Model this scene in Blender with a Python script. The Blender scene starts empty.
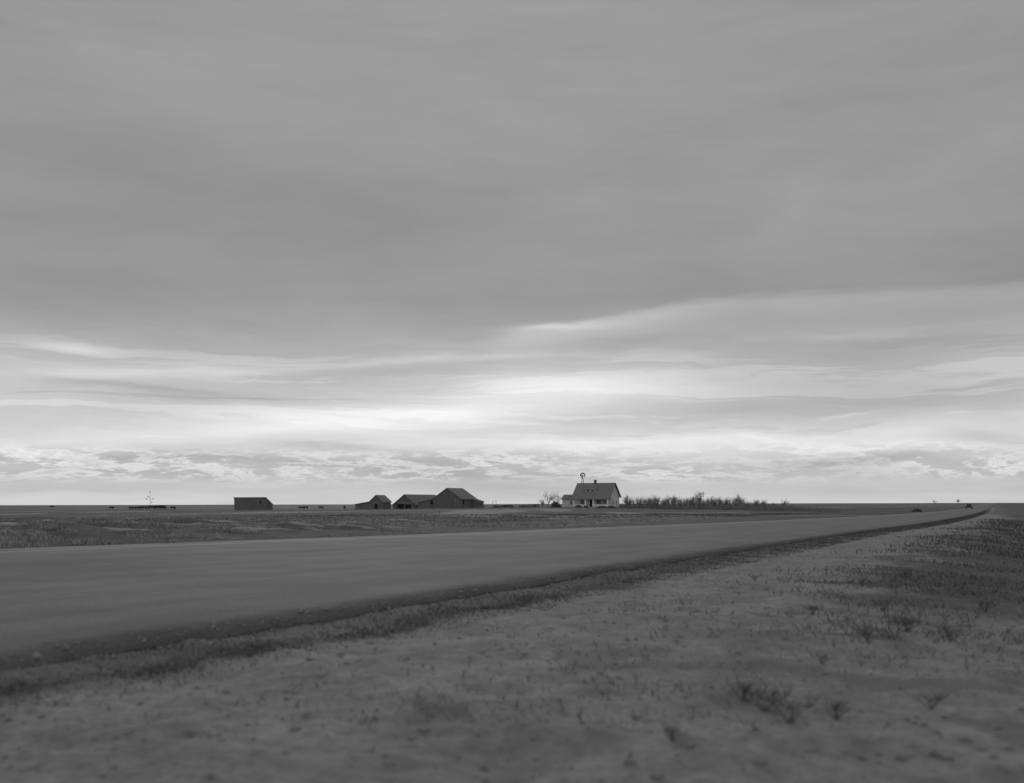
import bpy, bmesh, math, random
import numpy as np
from mathutils import Vector, Matrix

R = math.radians
random.seed(7)
rng = np.random.default_rng(11)
scene = bpy.context.scene
C = scene.collection

# ------------------------------------------------------------------ camera
FPX = 1070.0                      # focal length in pixels of a 1024 wide picture
HCAM = 1.0
HOR, ROLL = 503.9, 0.0024         # horizon row at the middle, slope of the horizon
cam_d = bpy.data.cameras.new('camera'); cam = bpy.data.objects.new('camera', cam_d); C.objects.link(cam)
cam_d.sensor_width = 36.0
cam_d.lens = 36.0 * FPX / 1024.0
cam_d.shift_y = (HOR - 391.5) / 1024.0
cam_d.clip_start = 0.05; cam_d.clip_end = 40000
cam.matrix_world = Matrix.Translation((0, 0, HCAM)) @ Matrix.Rotation(R(90), 4, 'X') @ Matrix.Rotation(-ROLL, 4, 'Z')
cam_d.dof.use_dof = True; cam_d.dof.focus_distance = 160.0; cam_d.dof.aperture_fstop = 1.7
scene.camera = cam

# ------------------------------------------------------------------ colour
scene.view_settings.view_transform = 'Standard'
scene.view_settings.look = 'None'
scene.view_settings.exposure = 0.0
scene.view_settings.gamma = 1.0
scene.view_settings.use_curve_mapping = False

# ------------------------------------------------------------------ sky
SUN_EL, SUN_AZ = R(14), R(-7)     # behind the cloud deck, above the barns
world = bpy.data.worlds.new('World'); scene.world = world; world.use_nodes = True
W = world.node_tree; W.nodes.clear(); WL = W.links

def _in(nd, i, v):
    if isinstance(v, (int, float)): nd.inputs[i].default_value = v
    else: WL.new(v, nd.inputs[i])
def M(op, a, b=0.0, c=None, clamp=False):
    nd = W.nodes.new('ShaderNodeMath'); nd.operation = op; nd.use_clamp = clamp
    _in(nd, 0, a); _in(nd, 1, b)
    if c is not None: _in(nd, 2, c)
    return nd.outputs[0]
def sstep(v, a, b, lo=0.0, hi=1.0):
    nd = W.nodes.new('ShaderNodeMapRange'); nd.interpolation_type = 'SMOOTHSTEP'
    _in(nd, 0, v); _in(nd, 1, a); _in(nd, 2, b); _in(nd, 3, lo); _in(nd, 4, hi)
    return nd.outputs[0]
def vec(x, y, z=0.0):
    nd = W.nodes.new('ShaderNodeCombineXYZ'); _in(nd, 0, x); _in(nd, 1, y); _in(nd, 2, z); return nd.outputs[0]
def noise(v, scale, detail=4.0, rough=0.55, dist=0.0):
    nd = W.nodes.new('ShaderNodeTexNoise'); nd.noise_dimensions = '3D'
    WL.new(v, nd.inputs['Vector']); nd.inputs['Scale'].default_value = scale
    nd.inputs['Detail'].default_value = detail; nd.inputs['Roughness'].default_value = rough
    nd.inputs['Distortion'].default_value = dist
    return nd.outputs[0]

tc = W.nodes.new('ShaderNodeTexCoord')
sp = W.nodes.new('ShaderNodeSeparateXYZ'); WL.new(tc.outputs['Generated'], sp.inputs[0])
dx, dy, dz = sp.outputs
hyp = M('SQRT', M('MAXIMUM', M('ADD', M('MULTIPLY', dx, dx), M('MULTIPLY', dy, dy)), 1e-5))
U = M('ARCTAN2', dx, dy)                         # azimuth, 0 straight ahead
V = M('DIVIDE', M('MAXIMUM', dz, 0.0), hyp)      # tangent of the elevation
# cloud deck seen in perspective
den = M('ADD', M('MAXIMUM', dz, 0.0), 0.055)
deck = vec(M('DIVIDE', dx, den), M('DIVIDE', dy, den), 0.0)
# ragged edges
wv = vec(M('MULTIPLY', U, 3.0), M('MULTIPLY', V, 14.0), 0.3)
w1 = M('SUBTRACT', noise(wv, 1.3, 5, 0.55), 0.5)
wv2 = vec(M('MULTIPLY', U, 5.0), M('MULTIPLY', V, 30.0), 4.3)
w2 = M('SUBTRACT', noise(wv2, 2.2, 5, 0.6), 0.5)
Vw = M('ADD', V, M('ADD', M('MULTIPLY', w1, 0.030), M('MULTIPLY', w2, 0.010)))
Uw = M('ADD', U, M('MULTIPLY', w1, 0.10))
# tone of the deck by height
ramp = W.nodes.new('ShaderNodeValToRGB'); ramp.color_ramp.interpolation = 'B_SPLINE'
TONE = [(0.0, .60), (.010, .54), (.030, .52), (.050, .62), (.075, .63), (.100, .58), (.130, .47), (.158, .345),
        (.185, .285), (.24, .268), (.32, .280), (.44, .300), (.62, .29), (1.0, .28)]
el = ramp.color_ramp.elements
for i, (p, v) in enumerate(TONE):
    e = el[i] if i < 2 else el.new(p)
    e.position = p; e.color = (v, v, v, 1)
WL.new(Vw, ramp.inputs[0])
lum = M('MULTIPLY', ramp.outputs[0], 1.0)

def blob(px, py, wx, wy, tilt, amp):
    """one bank of cloud: centre, half sizes (in 1/1070 rad), tilt in degrees, brightness gain"""
    global lum
    u0 = math.atan2(px - 512, FPX); v0 = (HOR - py) / math.hypot(FPX, px - 512)
    c, s = math.cos(R(tilt)), math.sin(R(tilt))
    du = M('SUBTRACT', Uw, u0); dv = M('SUBTRACT', Vw, v0)
    a = M('DIVIDE', M('ADD', M('MULTIPLY', du, c), M('MULTIPLY', dv, s)), wx / FPX)
    b = M('DIVIDE', M('SUBTRACT', M('MULTIPLY', dv, c), M('MULTIPLY', du, s)), wy / FPX)
    q = M('ADD', M('MULTIPLY', a, a), M('MULTIPLY', b, b))
    g = M('EXPONENT', M('MULTIPLY', q, -1.0))
    lum = M('ADD', lum, M('MULTIPLY', g, amp))

#     px   py   wx   wy  tilt  amp
for a in [(300, 425, 260, 13, 6, .15), (560, 388, 130, 13, 0, .13), (470, 410, 140, 16, 4, .12),
          (600, 440, 260, 12, -2, .13), (760, 430, 200, 9, 0, .07),
          (880, 350, 260, 46, 3, -.06), (900, 185, 130, 20, 18, .035), (800, 205, 45, 16, 45, .022), (830, 440, 190, 9, 0, .08), (170, 428, 150, 9, 4, .06), (420, 150, 150, 22, 3, .02), (120, 60, 130, 30, -10, .018), (950, 215, 160, 34, 10, .035),
          (550, 329, 55, 3.5, 3, .14), (85, 345, 42, 5, 2, .17), (140, 372, 150, 6, 3, .12),
          (120, 385, 90, 5, -3, -.12), (420, 361, 150, 3.5, 3, .12), (200, 402, 190, 12, 4, -.07),
          (330, 378, 170, 10, 2, -.05), (340, 446, 70, 4, -3, -.13), (840, 462, 70, 5, 2, -.13), (970, 438, 45, 6, -4, -.12),
          (120, 452, 140, 12, 2, -.06), (620, 415, 140, 7, 1, -.04), (250, 205, 260, 45, 0, -.02), (300, 90, 330, 45, -4, .012),
          (560, 350, 60, 10, 0, -.03), (880, 398, 250, 24, 2, -.13), (620, 345, 120, 12, 2, -.03)]:
    blob(*a)
# pale bank with a crisp upper rim climbing to the right
er = W.nodes.new('ShaderNodeValToRGB'); er.color_ramp.interpolation = 'B_SPLINE'
EDGE = [(440, 347), (500, 334), (560, 323), (620, 316), (660, 309), (700, 298), (770, 290), (880, 283), (1010, 276), (1300, 262)]
for k, (px, py) in enumerate(EDGE):
    u0 = math.atan2(px - 512, FPX); v0 = (HOR - py) / math.hypot(FPX, px - 512)
    e = er.color_ramp.elements[k] if k < 2 else er.color_ramp.elements.new(.5)
    e.position = u0 / 1.4 + .3; e.color = (v0, v0, v0, 1)
WL.new(M('ADD', M('DIVIDE', U, 1.4), .3), er.inputs[0])
Ve = M('ADD', V, M('ADD', M('MULTIPLY', w1, 0.012), M('MULTIPLY', w2, 0.012)))
below = M('SUBTRACT', er.outputs[0], Ve)
uf = M('MULTIPLY', sstep(U, -.06, .03), sstep(U, .9, .6))
bank = M('MULTIPLY', M('MULTIPLY', sstep(below, -.003, .009), sstep(below, .085, .02)), uf)
rimc = M('MULTIPLY', M('MULTIPLY', sstep(below, -.003, .004), sstep(below, .026, .004)), M('MULTIPLY', uf, sstep(U, .34, .06, .35, 1.0)))
lum = M('ADD', lum, M('ADD', M('MULTIPLY', bank, .075), M('MULTIPLY', rimc, .075)))
# long streaks in the bright band
st = noise(vec(M('MULTIPLY', U, 2.2), M('MULTIPLY', Vw, 40.0), 2.0), 1.0, 6, 0.62, 0.4)
low = sstep(V, .19, .10)
lum = M('ADD', lum, M('MULTIPLY', M('MULTIPLY', M('SUBTRACT', st, 0.5), low), .30))
shs = M('MULTIPLY', sstep(st, .53, .585), M('MULTIPLY', sstep(V, .045, .07), sstep(V, .165, .12)))
lum = M('ADD', lum, M('MULTIPLY', shs, .075))
shd = M('MULTIPLY', sstep(st, .42, .38), M('MULTIPLY', sstep(V, .03, .05), sstep(V, .165, .12)))
lum = M('SUBTRACT', lum, M('MULTIPLY', shd, .05))
# rows of small cumulus just above the skyline
cu = noise(vec(M('MULTIPLY', U, 19.0), M('MULTIPLY', Vw, 92.0), 7.0), 1.0, 8, 0.68, 0.2)
cbig = noise(vec(M('MULTIPLY', U, 5.0), M('MULTIPLY', V, 40.0), 3.0), 1.0, 3, 0.5)
cband = M('MULTIPLY', M('MULTIPLY', sstep(V, .016, .028), sstep(V, .058, .040)), sstep(cbig, .36, .60, .35, 1.0))
edge = M('SUBTRACT', 1.0, M('MULTIPLY', M('ABSOLUTE', M('SUBTRACT', cu, .455)), 14.0), None, True)
lum = M('ADD', lum, M('MULTIPLY', cband, M('SUBTRACT', M('MULTIPLY', edge, .20), M('MULTIPLY', sstep(cu, .46, .56), .095))))
# soft mottling of the whole deck
mt = noise(deck, 0.42, 5, 0.55, 0.3)
lum = M('MULTIPLY', lum, M('ADD', 1.0, M('MULTIPLY', M('SUBTRACT', mt, 0.5), M('MULTIPLY', sstep(V, .0, .2, .35, 1.0), .62))))
fs = noise(vec(M('MULTIPLY', U, 3.0), M('MULTIPLY', Vw, 16.0), 9.0), 1.6, 7, 0.6, 0.3)
lum = M('MULTIPLY', lum, M('ADD', 1.0, M('MULTIPLY', M('SUBTRACT', fs, 0.5), .36)))
# added fill: sky behind the camera brightened to light camera-facing walls and ground
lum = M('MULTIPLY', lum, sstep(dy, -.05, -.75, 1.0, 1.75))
# clear air behind the deck
nish = W.nodes.new('ShaderNodeTexSky'); nish.sky_type = 'NISHITA'; nish.sun_disc = False
nish.sun_elevation = SUN_EL; nish.sun_rotation = SUN_AZ
bw = W.nodes.new('ShaderNodeRGBToBW'); WL.new(nish.outputs[0], bw.inputs[0])
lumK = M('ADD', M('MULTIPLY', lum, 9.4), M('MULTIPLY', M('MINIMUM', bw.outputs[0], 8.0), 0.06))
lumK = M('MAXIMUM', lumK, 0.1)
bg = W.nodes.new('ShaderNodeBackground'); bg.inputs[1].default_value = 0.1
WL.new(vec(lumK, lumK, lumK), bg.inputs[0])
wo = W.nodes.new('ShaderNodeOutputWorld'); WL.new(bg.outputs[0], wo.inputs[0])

sun_d = bpy.data.lights.new('sun', 'SUN'); sun_d.energy = 0.6; sun_d.angle = R(25); sun_d.color = (1, 1, 1)
sun = bpy.data.objects.new('sun', sun_d); C.objects.link(sun)
sdir = Vector((math.sin(SUN_AZ) * math.cos(SUN_EL), math.cos(SUN_AZ) * math.cos(SUN_EL), math.sin(SUN_EL)))
sun.rotation_euler = sdir.to_track_quat('Z', 'Y').to_euler()

# ------------------------------------------------------------------ materials
def mat(name, col, rough=.85, var=.25, scale=3.0, stretch=(1, 1, 1), bump=.0, spec=.25, detail=5):
    m = bpy.data.materials.new(name); m.use_nodes = True
    t = m.node_tree; b = t.nodes['Principled BSDF']
    b.inputs['Roughness'].default_value = rough; b.inputs['Specular IOR Level'].default_value = spec
    c = t.nodes.new('ShaderNodeTexCoord'); mp = t.nodes.new('ShaderNodeMapping'); mp.inputs['Scale'].default_value = stretch
    t.links.new(c.outputs['Object'], mp.inputs[0])
    n = t.nodes.new('ShaderNodeTexNoise'); n.inputs['Scale'].default_value = scale; n.inputs['Detail'].default_value = detail
    t.links.new(mp.outputs[0], n.inputs['Vector'])
    r = t.nodes.new('ShaderNodeMapRange'); r.inputs[1].default_value = .25; r.inputs[2].default_value = .75
    r.inputs[3].default_value = 1 - var; r.inputs[4].default_value = 1 + var
    t.links.new(n.outputs[0], r.inputs[0])
    x = t.nodes.new('ShaderNodeMath'); x.operation = 'MULTIPLY'; x.inputs[1].default_value = col
    t.links.new(r.outputs[0], x.inputs[0]); t.links.new(x.outputs[0], b.inputs['Base Color'])
    if bump:
        bp = t.nodes.new('ShaderNodeBump'); bp.inputs['Strength'].default_value = bump; bp.inputs['Distance'].default_value = .05
        t.links.new(n.outputs[0], bp.inputs['Height']); t.links.new(bp.outputs[0], b.inputs['Normal'])
    return m

m_barn = mat('barn_boards', .138, .9, .28, 1.4, (3, 3, .25))
m_barnroof = mat('barn_shingles', .20, .85, .4, 1.2, (1, 1, 2.5))
m_dark = mat('dark_opening', .02, .9, .2)
m_trim = mat('weathered_trim', .30, .85, .2)
m_house = mat('painted_siding', .62, .7, .12, 1.5, (.4, .4, 5))
m_white = mat('white_paint', .75, .6, .08)
m_roof = mat('house_shingles', .20, .85, .22, 2.0, (1, 1, 3))
m_glass = mat('window_glass', .03, .12, .2, spec=.6)
m_brick = mat('chimney_brick', .06, .9, .3, 6)
m_metal = mat('galvanised_steel', .10, .55, .25, 4)
m_bark = mat('bare_bark', .12, .95, .3, 5)
m_twig = mat('bare_twigs', .21, .95, .3, 5)
m_bush = mat('dark_evergreen', .11, .9, .4, 3)
m_post = mat('grey_post', .27, .9, .3, 5)
m_wire = mat('fence_wire', .12, .6, .2)
m_cow = mat('cow_hide', .03, .8, .5, 1.0)
m_car = mat('car_paint', .02, .35, .2, spec=.5)
m_tyre = mat('tyre_rubber', .03, .9, .2)
m_weed = mat('dry_weed', .10, .95, .35, 8)
m_grassd = mat('verge_grass', .115, .95, .45, 2.2)
m_grassp = mat('pale_grass', .31, .95, .3, .9)
m_grassm = mat('pasture_grass', .115, .95, .45, 1.2)
m_clod = mat('dirt_clods', .23, .95, .35, 3.0)
m_concrete = mat('old_concrete', .32, .9, .2, 4)

# ------------------------------------------------------------------ terrain
def base(y):
    y = np.asarray(y, float)
    d = np.clip(y - 8, 0, 1e9) * .0045
    return -1.12 * np.tanh(d / 1.12 * 1.0)
def hh(y): return HCAM - base(y)
def unproj(px, py):
    p = py - (HOR - ROLL * (px - 512))
    lo, hi = 1.0, 6000.0
    for _ in range(60):
        m = math.sqrt(lo * hi)
        if FPX * float(hh(m)) / m > p: lo = m
        else: hi = m
    return ((px - 512) * lo / FPX, lo)
def at(px, Y): return (px - 512) * Y / FPX

near_px = [(47, 658), (201, 636), (290, 621), (388, 607), (540, 580.5), (640, 564.5), (750, 548), (855, 532), (921, 524), (956, 518), (984, 511.3)]
far_px = [(47, 548), (250, 541), (400, 535.7), (530, 530.5), (730, 522.6), (875, 516), (940, 511.3), (960, 509.3)]
nw = [unproj(*p) for p in near_px]; fw = [unproj(*p) for p in far_px]
print('near', [(round(a, 1), round(b, 1)) for a, b in nw]); print('far', [(round(a, 1), round(b, 1)) for a, b in fw])
def extend(pts, s0, s1):
    x0, y0 = pts[0]; x1, y1 = pts[-1]
    return [(x0 - s0 * (y0 + 60), -60.0)] + pts + [(x1 + s1 * (k - y1), float(k)) for k in (700, 3500) if k > y1]
nw = extend(nw, .52, .452); fw = extend(fw, .62, .448)
ys = np.concatenate([np.arange(-60, -4, 1.0), np.arange(-4, 30, .2), np.arange(30, 60, .5), np.geomspace(60, 3500, 160)])
def smooth(pts):
    x = np.interp(ys, [p[1] for p in pts], [p[0] for p in pts])
    yy = np.linspace(-60, 3500, 14241); xx = np.interp(yy, [p[1] for p in pts], [p[0] for p in pts])
    for _ in range(400): xx[1:-1] = .25 * xx[:-2] + .5 * xx[1:-1] + .25 * xx[2:]
    return np.interp(ys, yy, xx)
    for _ in range(12): x[1:-1] = .25 * x[:-2] + .5 * x[1:-1] + .25 * x[2:]
    return x
xn_, xf_ = smooth(nw), smooth(fw)
CA = .9
def s_near(x, y): return (x - np.interp(y, ys, xn_)) * CA      # metres right of the near pavement edge
def t_far(x, y): return (np.interp(y, ys, xf_) - x) * CA       # metres beyond the far edge

def _h(i, j, seed):
    n = (i.astype(np.int64) * 374761393 + j.astype(np.int64) * 668265263 + seed * 974711) & 0x7fffffff
    n = ((n ^ (n >> 13)) * 1274126177) & 0x7fffffff
    return ((n ^ (n >> 16)) & 0xffff) / 65535.0
def vn(x, y, seed=0):
    x = np.asarray(x, float); y = np.asarray(y, float)
    i = np.floor(x); j = np.floor(y); f = x - i; g = y - j
    f = f * f * (3 - 2 * f); g = g * g * (3 - 2 * g)
    return ((_h(i, j, seed) * (1 - f) + _h(i + 1, j, seed) * f) * (1 - g) + (_h(i, j + 1, seed) * (1 - f) + _h(i + 1, j + 1, seed) * f) * g)
def fbm(x, y, seed=0, o=4):
    a = np.zeros(np.broadcast(x, y).shape); w = .5; k = 1.0; tot = 0
    for q in range(o):
        a += w * vn(np.asarray(x) * k + 17 * q, np.asarray(y) * k - 9 * q, seed + q); tot += w; w *= .5; k *= 2.03
    return a / tot
def ss(v, a, b):
    t = np.clip((v - a) / (b - a), 0, 1); return t * t * (3 - 2 * t)

HX, HY = at(596, 300), 300.0                                   # the farmhouse
def terrain(x, y):
    x = np.asarray(x, float); y = np.asarray(y, float)
    z = base(y)
    s = s_near(x, y); t = t_far(x, y)
    inside = ss(s, .35, -.1) * ss(t, .35, -.1)
    # right verge: slight shoulder then a shallow ditch
    z = z - .32 * ss(s, 3.2, 8.0) * ss(y, 3, 14) - .05 * ss(s, 0.1, 1.5)
    # clods and hummocks
    rough = (1 - inside)
    nearf = ss(y, 120, 20)
    z = z + rough * nearf * ((fbm(x * .9, y * .9, 3) - .5) * .10 + (fbm(x * 4.0, y * 4.0, 9, 3) - .5) * .045) * np.where(t > 0, 1.8, 1.0)
    hump = ss(t, 3, 12) * ss(y, 160, 60) * ss(x, 0, -12)
    z = z + hump * (fbm(x * .22, y * .22, 21) - .42) * 1.0
    # knoll under the house and orchard, long swells far out
    z = z + .75 * np.exp(-(((x - HX) / 55) ** 2 + ((y - HY) / 60) ** 2))
    z = z + ss(y, 900, 3000) * (fbm(x / 1500, y / 1500, 5, 3) - .5) * 5.0
    # bed under the pavement
    z = z - inside * .09
    return z
def zg(x, y): return float(terrain(np.array([x]), np.array([y]))[0])

def poly_mask(x, y, poly, soft):
    poly = np.array(poly); n = len(poly); inside = np.zeros(x.shape, bool); dist = np.full(x.shape, 1e9)
    for i in range(n):
        x1, y1 = poly[i]; x2, y2 = poly[(i + 1) % n]
        c = ((y1 > y) != (y2 > y)) & (x < (x2 - x1) * (y - y1) / (y2 - y1 + 1e-12) + x1)
        inside ^= c
        L2 = (x2 - x1) ** 2 + (y2 - y1) ** 2
        k = np.clip(((x - x1) * (x2 - x1) + (y - y1) * (y2 - y1)) / L2, 0, 1)
        dist = np.minimum(dist, np.hypot(x - x1 - k * (x2 - x1), y - y1 - k * (y2 - y1)))
    return ss(np.where(inside, dist, -dist), -soft, soft)
def line_dist(x, y, pts):
    d = np.full(x.shape, 1e9)
    for (x1, y1), (x2, y2) in zip(pts[:-1], pts[1:]):
        L2 = (x2 - x1) ** 2 + (y2 - y1) ** 2
        k = np.clip(((x - x1) * (x2 - x1) + (y - y1) * (y2 - y1)) / L2, 0, 1)
        d = np.minimum(d, np.hypot(x - x1 - k * (x2 - x1), y - y1 - k * (y2 - y1)))
    return d

FIELD = [unproj(*p) for p in [(300, 524.5), (440, 525), (520, 522.5), (560, 516.5), (620, 513.5), (480, 512.9), (300, 513.2), (200, 514.2), (225, 519.5)]]
LANE = [unproj(*p) for p in [(60, 513.5), (180, 516.8), (300, 521.8), (440, 526.8), (520, 526.0), (600, 521.5), (700, 518)]]
BARNSTRIP = [unproj(*p) for p in [(180, 511.8), (300, 511.6), (440, 511.4), (560, 511.0)]]

ang = np.concatenate([np.arange(-180, -40, 4.0), np.arange(-40, 40, .12), np.arange(40, 180, 4.0)])
rad = np.concatenate([[.25, .6, 1.0, 1.5], np.geomspace(2.0, 520, 470), np.geomspace(545, 14000, 62)])
A, RR = np.meshgrid(np.radians(ang), rad)
GX, GY = (np.sin(A) * RR).ravel(), (np.cos(A) * RR).ravel()
GZ = terrain(GX, GY)
na, nr = len(ang), len(rad)

s = s_near(GX, GY); t = t_far(GX, GY)
n_big = fbm(GX * .12, GY * .12, 31); n_mid = fbm(GX * .8, GY * .8, 33); n_small = fbm(GX * 3.2, GY * 3.2, 35)
right = ss(s, -.2, .1)
veg = right * np.maximum.reduce([
    .95 * ss(s + (n_mid - .5) * .3, .34, .10),
    .85 * np.exp(-((s - .85 - (n_mid - .5) * .5) / .20) ** 2) * ss(GY, 20, 13),
    .62 * ss(s + (n_mid - .5) * .7, 1.35, .9) * ss(GY, 9.5, 14),
    .52 * ss(s + (n_mid - .5) * .6, 1.25, .75),
    .80 * ss(s + (n_big - .5) * 3 + (n_mid - .5) * 3.0 + (n_small - .5) * 1.6, 3.0, 5.0) * ss(GY, 8, 14),
    .62 * ss(n_mid, .60, .74) * ss(s, 2.0, 3.6) * ss(GY, 5.5, 8),
    .45 * ss(fbm(GX * 2.6, GY * 1.7, 91), .48, .66) * ss(s + (n_mid - .5) * 2, 2.2, 4.0),
    .45 * ss(fbm(GX * 2.1, GY * 1.6, 93), .60, .72) * ss(s, .9, 2.0),
    .40 * ss(n_small, .66, .8)])
leftside = ss(t, -.2, .2)
veg = np.maximum(veg, leftside * np.clip(.72 + (n_mid - .5) * .5 + (n_big - .5) * .7, 0, 1) * ss(GY, 900, 300))
field = leftside * poly_mask(GX, GY, FIELD, 2.5)
bandL = fbm(GX * .10, GY * .016, 57, 4); bandM = fbm(GX * .03, GY * .006, 58, 4)
ld = line_dist(GX, GY, LANE)
bs = line_dist(GX, GY, BARNSTRIP)
pale = leftside * np.maximum.reduce([
    .85 * ss(ld + (n_mid - .5) * 3, 3.6, 1.2), .70 * ss(bs + (n_mid - .5) * 14, 20, 6),
    .75 * ss(fbm(GX * .5 + 3, GY * .28, 44), .60, .74) * ss(GX, 4, -6) * ss(GY, 120, 40),
    .60 * ss(bandL, .52, .66) * ss(GY, 60, 130) * ss(GY, 420, 330)])
veg = np.where(leftside * ss(GY, 60, 110) > .5, np.clip(veg + (bandL - .5) * -1.6, 0, 1), veg)
rf = leftside * ss(GX - GY * .20, 0, 8) * ss(GY, 90, 130) * ss(GY, 1500, 700)
band = np.clip(.5 + (fbm(GX * .015, GY * .03, 51, 4) - .5) * 3.2, 0, 1)
veg = np.maximum(veg, rf * band); pale = np.maximum(pale * (1 - rf * .7), rf * ss(band, .3, .0) * .7); field = np.maximum(field, rf * ss(band, .6, .9))
pale = np.maximum(pale, right * ss(GY, 24, 40) * ss(s + (n_mid - .5) * 1.5, 1.3, 2.0) * .55 * ss(n_mid, .38, .6))
bank_ = leftside * ss(GY, 140, 70) * ss(GX, 2, -8)
sa, sb = GX * .8 - GY * .6, GX * .6 + GY * .8
streak = ss(fbm(sa * .16, sb * .75, 95, 4), .57, .68) * bank_ * ss(t, .8, 2.5)
pale = np.maximum(pale * (1 - .5 * bank_), streak * .75)
field = np.maximum(field, bank_ * np.clip(.35 + (fbm(GX * .3, GY * .2, 97) - .35) * 2.0, 0, 1))
field = field * (1 - .9 * np.clip(pale, 0, 1))

def mesh_np(name, co, faces, m, attrs=None, smooth_=False):
    me = bpy.data.meshes.new(name)
    k = faces.shape[1]
    me.vertices.add(len(co)); me.vertices.foreach_set('co', np.asarray(co, np.float32).ravel())
    me.loops.add(faces.size); me.loops.foreach_set('vertex_index', faces.astype(np.int32).ravel())
    me.polygons.add(len(faces)); me.polygons.foreach_set('loop_start', np.arange(0, faces.size, k, dtype=np.int32))
    if smooth_: me.polygons.foreach_set('use_smooth', np.ones(len(faces), bool))
    for nme, val in (attrs or {}).items():
        a = me.attributes.new(nme, 'FLOAT', 'POINT'); a.data.foreach_set('value', np.asarray(val, np.float32))
    me.update(calc_edges=True); me.validate()
    me.materials.append(m)
    o = bpy.data.objects.new(name, me); C.objects.link(o); return o

i, j = np.meshgrid(np.arange(nr - 1), np.arange(na), indexing='ij')
jn = (j + 1) % na
quads = np.stack([i * na + j, i * na + jn, (i + 1) * na + jn, (i + 1) * na + j], -1).reshape(-1, 4)[:, ::-1]

def ground_material():
    m = bpy.data.materials.new('prairie_soil'); m.use_nodes = True
    T = m.node_tree; b = T.nodes['Principled BSDF']; L = T.links
    b.inputs['Roughness'].default_value = .95; b.inputs['Specular IOR Level'].default_value = .15
    pos = T.nodes.new('ShaderNodeNewGeometry').outputs['Position']
    def nz(sc, det=6, ro=.6):
        n = T.nodes.new('ShaderNodeTexNoise'); n.inputs['Scale'].default_value = sc; n.inputs['Detail'].default_value = det
        n.inputs['Roughness'].default_value = ro; L.new(pos, n.inputs['Vector']); return n.outputs[0]
    def mr(v, a, bb, lo, hi):
        n = T.nodes.new('ShaderNodeMapRange'); n.interpolation_type = 'SMOOTHSTEP'
        L.new(v, n.inputs[0])
        for q, val in enumerate((a, bb, lo, hi)): n.inputs[q + 1].default_value = val
        return n.outputs[0]
    def ma(op, a, bb):
        n = T.nodes.new('ShaderNodeMath'); n.operation = op
        for q, v in enumerate((a, bb)):
            if isinstance(v, (int, float)): n.inputs[q].default_value = v
            else: L.new(v, n.inputs[q])
        return n.outputs[0]
    def mix(f, a, bb):
        return ma('ADD', ma('MULTIPLY', a, ma('SUBTRACT', 1.0, f)), ma('MULTIPLY', bb, f))
    def at_(nme):
        n = T.nodes.new('ShaderNodeAttribute'); n.attribute_name = nme; return n.outputs['Fac']
    big, mid, small, fine = nz(.09), nz(1.1), nz(5.5), nz(26, 4)
    dirt = ma('MULTIPLY', ma('MULTIPLY', mr(mid, .3, .7, .225, .295), mr(small, .3, .72, .80, 1.14)), mr(fine, .3, .7, .82, 1.15))
    dirt = ma('MULTIPLY', dirt, mr(nz(9.0, 3), .59, .72, 1.0, .66))
    grass = ma('MULTIPLY', mr(small, .3, .7, .080, .135), mr(fine, .3, .7, .75, 1.2))
    plough = ma('MULTIPLY', mr(mid, .3, .7, .072, .096), mr(small, .3, .7, .8, 1.15))
    straw = ma('MULTIPLY', mr(small, .3, .7, .22, .36), mr(fine, .3, .7, .8, 1.2))
    jit = ma('MULTIPLY', ma('SUBTRACT', ma('ADD', small, fine), 1.0), .55)
    ve = mr(ma('ADD', at_('veg'), jit), .22, .72, 0, 1)
    c = mix(ve, dirt, grass)
    c = mix(mr(at_('field'), .3, .7, 0, 1), c, plough)
    c = mix(mr(ma('ADD', at_('pale'), jit), .28, .80, 0, .9), c, straw)
    # distant pasture
    far_ = at_('far'); fc = ma('MULTIPLY', mr(nz(.012, 5), .3, .7, .085, .155), mr(big, .3, .7, .85, 1.15))
    c = mix(far_, c, fc)
    L.new(c, b.inputs['Base Color'])
    bp = T.nodes.new('ShaderNodeBump'); bp.inputs['Strength'].default_value = .7; bp.inputs['Distance'].default_value = .03
    L.new(ma('ADD', small, ma('MULTIPLY', fine, .4)), bp.inputs['Height']); L.new(bp.outputs[0], b.inputs['Normal'])
    return m
g = mesh_np('ground', np.stack([GX, GY, GZ], -1), quads, ground_material(),
            {'veg': veg, 'field': field, 'pale': pale, 'far': ss(GY, np.where(right > .5, 110, 330), np.where(right > .5, 200, 420)) * np.maximum(leftside, right * ss(s, 1.2, 2.2)) * (1 - .85 * rf * np.maximum(band, 1 - band)) * (1 - .6 * ss(bandM, .5, .62))}, True)
g['kind'] = 'structure'

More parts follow.
